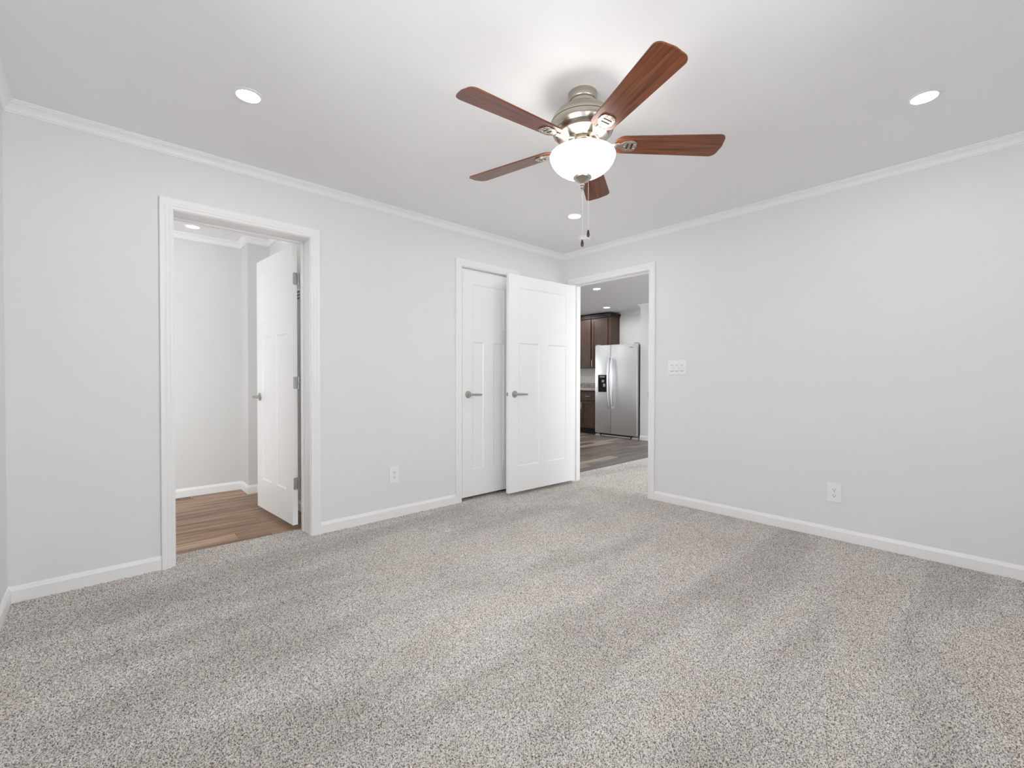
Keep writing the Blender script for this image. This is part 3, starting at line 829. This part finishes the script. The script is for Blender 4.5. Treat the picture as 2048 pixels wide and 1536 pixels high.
# ------------------------------------------------------------ refrigerator
fg = empty('refrigerator', (3.40, 1.69, -0.004)); tag(fg, 'stainless steel side by side refrigerator with a black water dispenser', 'refrigerator')
y0, y1 = -0.463, 0.463                # right (towards -Y) .. left
ys = 0.098                            # seam between the doors
MB().box(0.075, 0.690, y0+0.006, y1-0.006, 0.030, 1.735, bev=0.004).build('cabinet_body', M_fridgeside, fg)
def fdoor(ya, yb):
    b = MB(); b.box(0.0, 0.062, ya, yb, 0.060, 1.745, bev=0.008)
    return b.build('door', M_steel, fg, 40)
fdr = fdoor(y0, ys-0.003); fdr['label'] = 'wide refrigerator door'
fzr = fdoor(ys+0.003, y1); fzr['label'] = 'narrow freezer door with the dispenser'
for par, yy in ((fdr, ys-0.034), (fzr, ys+0.034)):
    pts = []
    for i in range(15):
        t = i/14; z = 1.50-0.96*t
        pts.append((-0.018-0.038*math.sin(PI*t)**0.6, yy, z))
    b = MB().tube(pts, [0.0155]*15, 12)
    b.box(-0.022, 0.002, yy-0.012, yy+0.012, 1.470, 1.500, bev=0.003)
    b.box(-0.022, 0.002, yy-0.012, yy+0.012, 0.545, 0.575, bev=0.003)
    b.build('handle', M_steelhandle, par, 45)
dz0, dz1 = 0.850, 1.175; dy0, dy1 = 0.190, 0.385
b = MB()
b.bm.from_mesh(xform(flat_shape([rrect(0, 0, dy1-dy0+0.020, dz1-dz0+0.020, 0.010), rrect(0, 0, dy1-dy0, dz1-dz0, 0.006)], 0.008, 0.001, 1),
                     Matrix.Translation((-0.002, (dy0+dy1)/2, (dz0+dz1)/2)) @ Matrix.Rotation(R(90), 4, 'Z') @ Matrix.Rotation(R(90), 4, 'X')))
b.build('dispenser_frame', M_steelhandle, fzr)
MB().box(-0.0025, 0.001, dy0, dy1, dz0, dz1).build('dispenser', M_black, fzr)
MB().box(-0.008, -0.001, dy0+0.040, dy1-0.030, dz1-0.048, dz1-0.018, bev=0.002).build('dispenser_display', simple('display_grey', (0.30, 0.31, 0.32), 0.3), fzr)
MB().box(-0.014, -0.001, dy0+0.055, dy0+0.110, dz0+0.185, dz0+0.232, bev=0.004).build('dispenser_spout', simple('spout_grey', (0.40, 0.40, 0.41), 0.35), fzr)
MB().box(-0.012, -0.001, dy0+0.030, dy0+0.078, dz0+0.100, dz0+0.160, bev=0.004).build('dispenser_paddle', simple('paddle_grey', (0.45, 0.46, 0.47), 0.35), fzr)
MB().box(-0.0012, 0.0005, y0+0.075, y0+0.150, 1.672, 1.680).build('badge', simple('badge_grey', (0.10, 0.10, 0.11), 0.4), fdr)
MB().box(0.030, 0.060, y0+0.12, y1-0.09, 0.022, 0.058).build('base_grille', M_darkgrille, fg)
MB().box(0.020, 0.028, y0+0.14, y1-0.14, 0.006, 0.030, bev=0.001).build('toe_panel', M_feet, fg)
for ya in (y0+0.004, y1-0.105): MB().box(0.004, 0.110, ya, ya+0.100, 0.0, 0.036, bev=0.004).build('foot', M_feet, fg)
for ya in (y0+0.010, y1-0.070): MB().box(0.010, 0.110, ya, ya+0.060, 1.737, 1.762, bev=0.005).build('hinge_cover', M_feet, fg)

# ------------------------------------------------------------ kitchen cabinets
def shaker_door(par, x, ya, yb, za, zb, name='door'):
    """frame-and-panel front looking toward -X, front face at x"""
    b = MB(); s = 0.052; t = 0.020
    b.box(x, x+t, ya, ya+s, za, zb, bev=0.0015); b.box(x, x+t, yb-s, yb, za, zb, bev=0.0015)
    b.box(x, x+t, ya+s, yb-s, za, za+s, bev=0.0015); b.box(x, x+t, ya+s, yb-s, zb-s, zb, bev=0.0015)
    b.box(x+0.009, x+t, ya+s-0.002, yb-s+0.002, za+s-0.002, zb-s+0.002)
    return b.build(name, M_cab, par)
def bar_pull(par, x, y, z, vertical=True, L=0.13):
    b = MB()
    d = (0, 0, 1) if vertical else (0, 1, 0)
    a = Vector((x-0.030, y, z)); D = Vector(d)
    b.tube([a-D*L/2, a+D*L/2], 0.006, 10)
    for s in (-1, 1):
        p = a+D*s*L*0.36
        b.tube([p, p+Vector((0.030, 0, 0))], 0.0045, 8)
    return b.build('pull', M_pull, par, 40)
def base_cabinet(ya, yb, label):
    t = empty('base_cabinet', (3.50, (ya+yb)/2, -0.004)); tag(t, label, 'cabinet', 'base cabinets of the kitchen')
    a, b_ = ya-(ya+yb)/2, yb-(ya+yb)/2
    MB().box(0.020, 0.595, a+0.0005, b_-0.0005, 0.105, 0.868).build('body', M_cab, t)
    MB().box(0.075, 0.580, a+0.0005, b_-0.0005, 0.0, 0.105).build('toe_kick', M_toe, t)
    s = MB().box(0.0, 0.020, a+0.012, b_-0.012, 0.668, 0.832, bev=0.002).build('drawer', M_cab, t)
    bar_pull(s, 0.0, 0.0, 0.752, False, 0.115)
    d = shaker_door(t, 0.0, a+0.012, b_-0.012, 0.118, 0.650)
    bar_pull(d, 0.0, b_-0.040, 0.560)
    return t
base_cabinet(2.180, 2.600, 'dark stained base cabinet with drawer beside the refrigerator')
base_cabinet(2.602, 3.060, 'dark stained base cabinet partly hidden behind the door frame')
base_cabinet(3.062, 3.520, 'dark stained base cabinet hidden behind the door wall')
def wall_cabinet(ya, yb, label, end=False):
    zt, zb = 2.335, 1.320
    t = empty('wall_cabinet', (3.77, (ya+yb)/2, 0)); tag(t, label, 'cabinet', 'wall cabinets of the kitchen')
    a, b_ = ya-(ya+yb)/2, yb-(ya+yb)/2
    MB().box(0.020, 0.325, a+0.0005, b_-0.0005, zb, zt+0.03).build('body', M_cab, t)
    d = shaker_door(t, 0.0, a+(0.070 if end else 0.012), b_-0.012, zb+0.014, zt-0.012)
    bar_pull(d, 0.0, b_-0.040, zb+0.095)
    b = MB()
    y_in = a-0.012 if end else a
    b.box(-0.012, 0.325, y_in+0.0005, b_-0.0005, zt, 2.375, bev=0.002)
    b.box(-0.026, 0.325, y_in-(0.014 if end else 0)+0.0005, b_-0.0005, 2.375, 2.405, bev=0.002)
    b.build('crown_moulding', M_toe, t)
    return t
wall_cabinet(2.070, 2.540, 'dark stained wall cabinet above and beside the refrigerator', True)
wall_cabinet(2.542, 2.925, 'dark stained wall cabinet next to the door frame')
wall_cabinet(2.927, 3.460, 'dark stained wall cabinet hidden behind the door wall')
ct = MB().box(3.470, 4.10, 2.175, 3.60, 0.8645, 0.902, bev=0.003).box(4.075, 4.0985, 2.175, 3.60, 0.9025, 1.005, bev=0.002)
tag(ct.build('countertop', M_counter), 'grey brown stone look countertop with short backsplash', 'countertop')
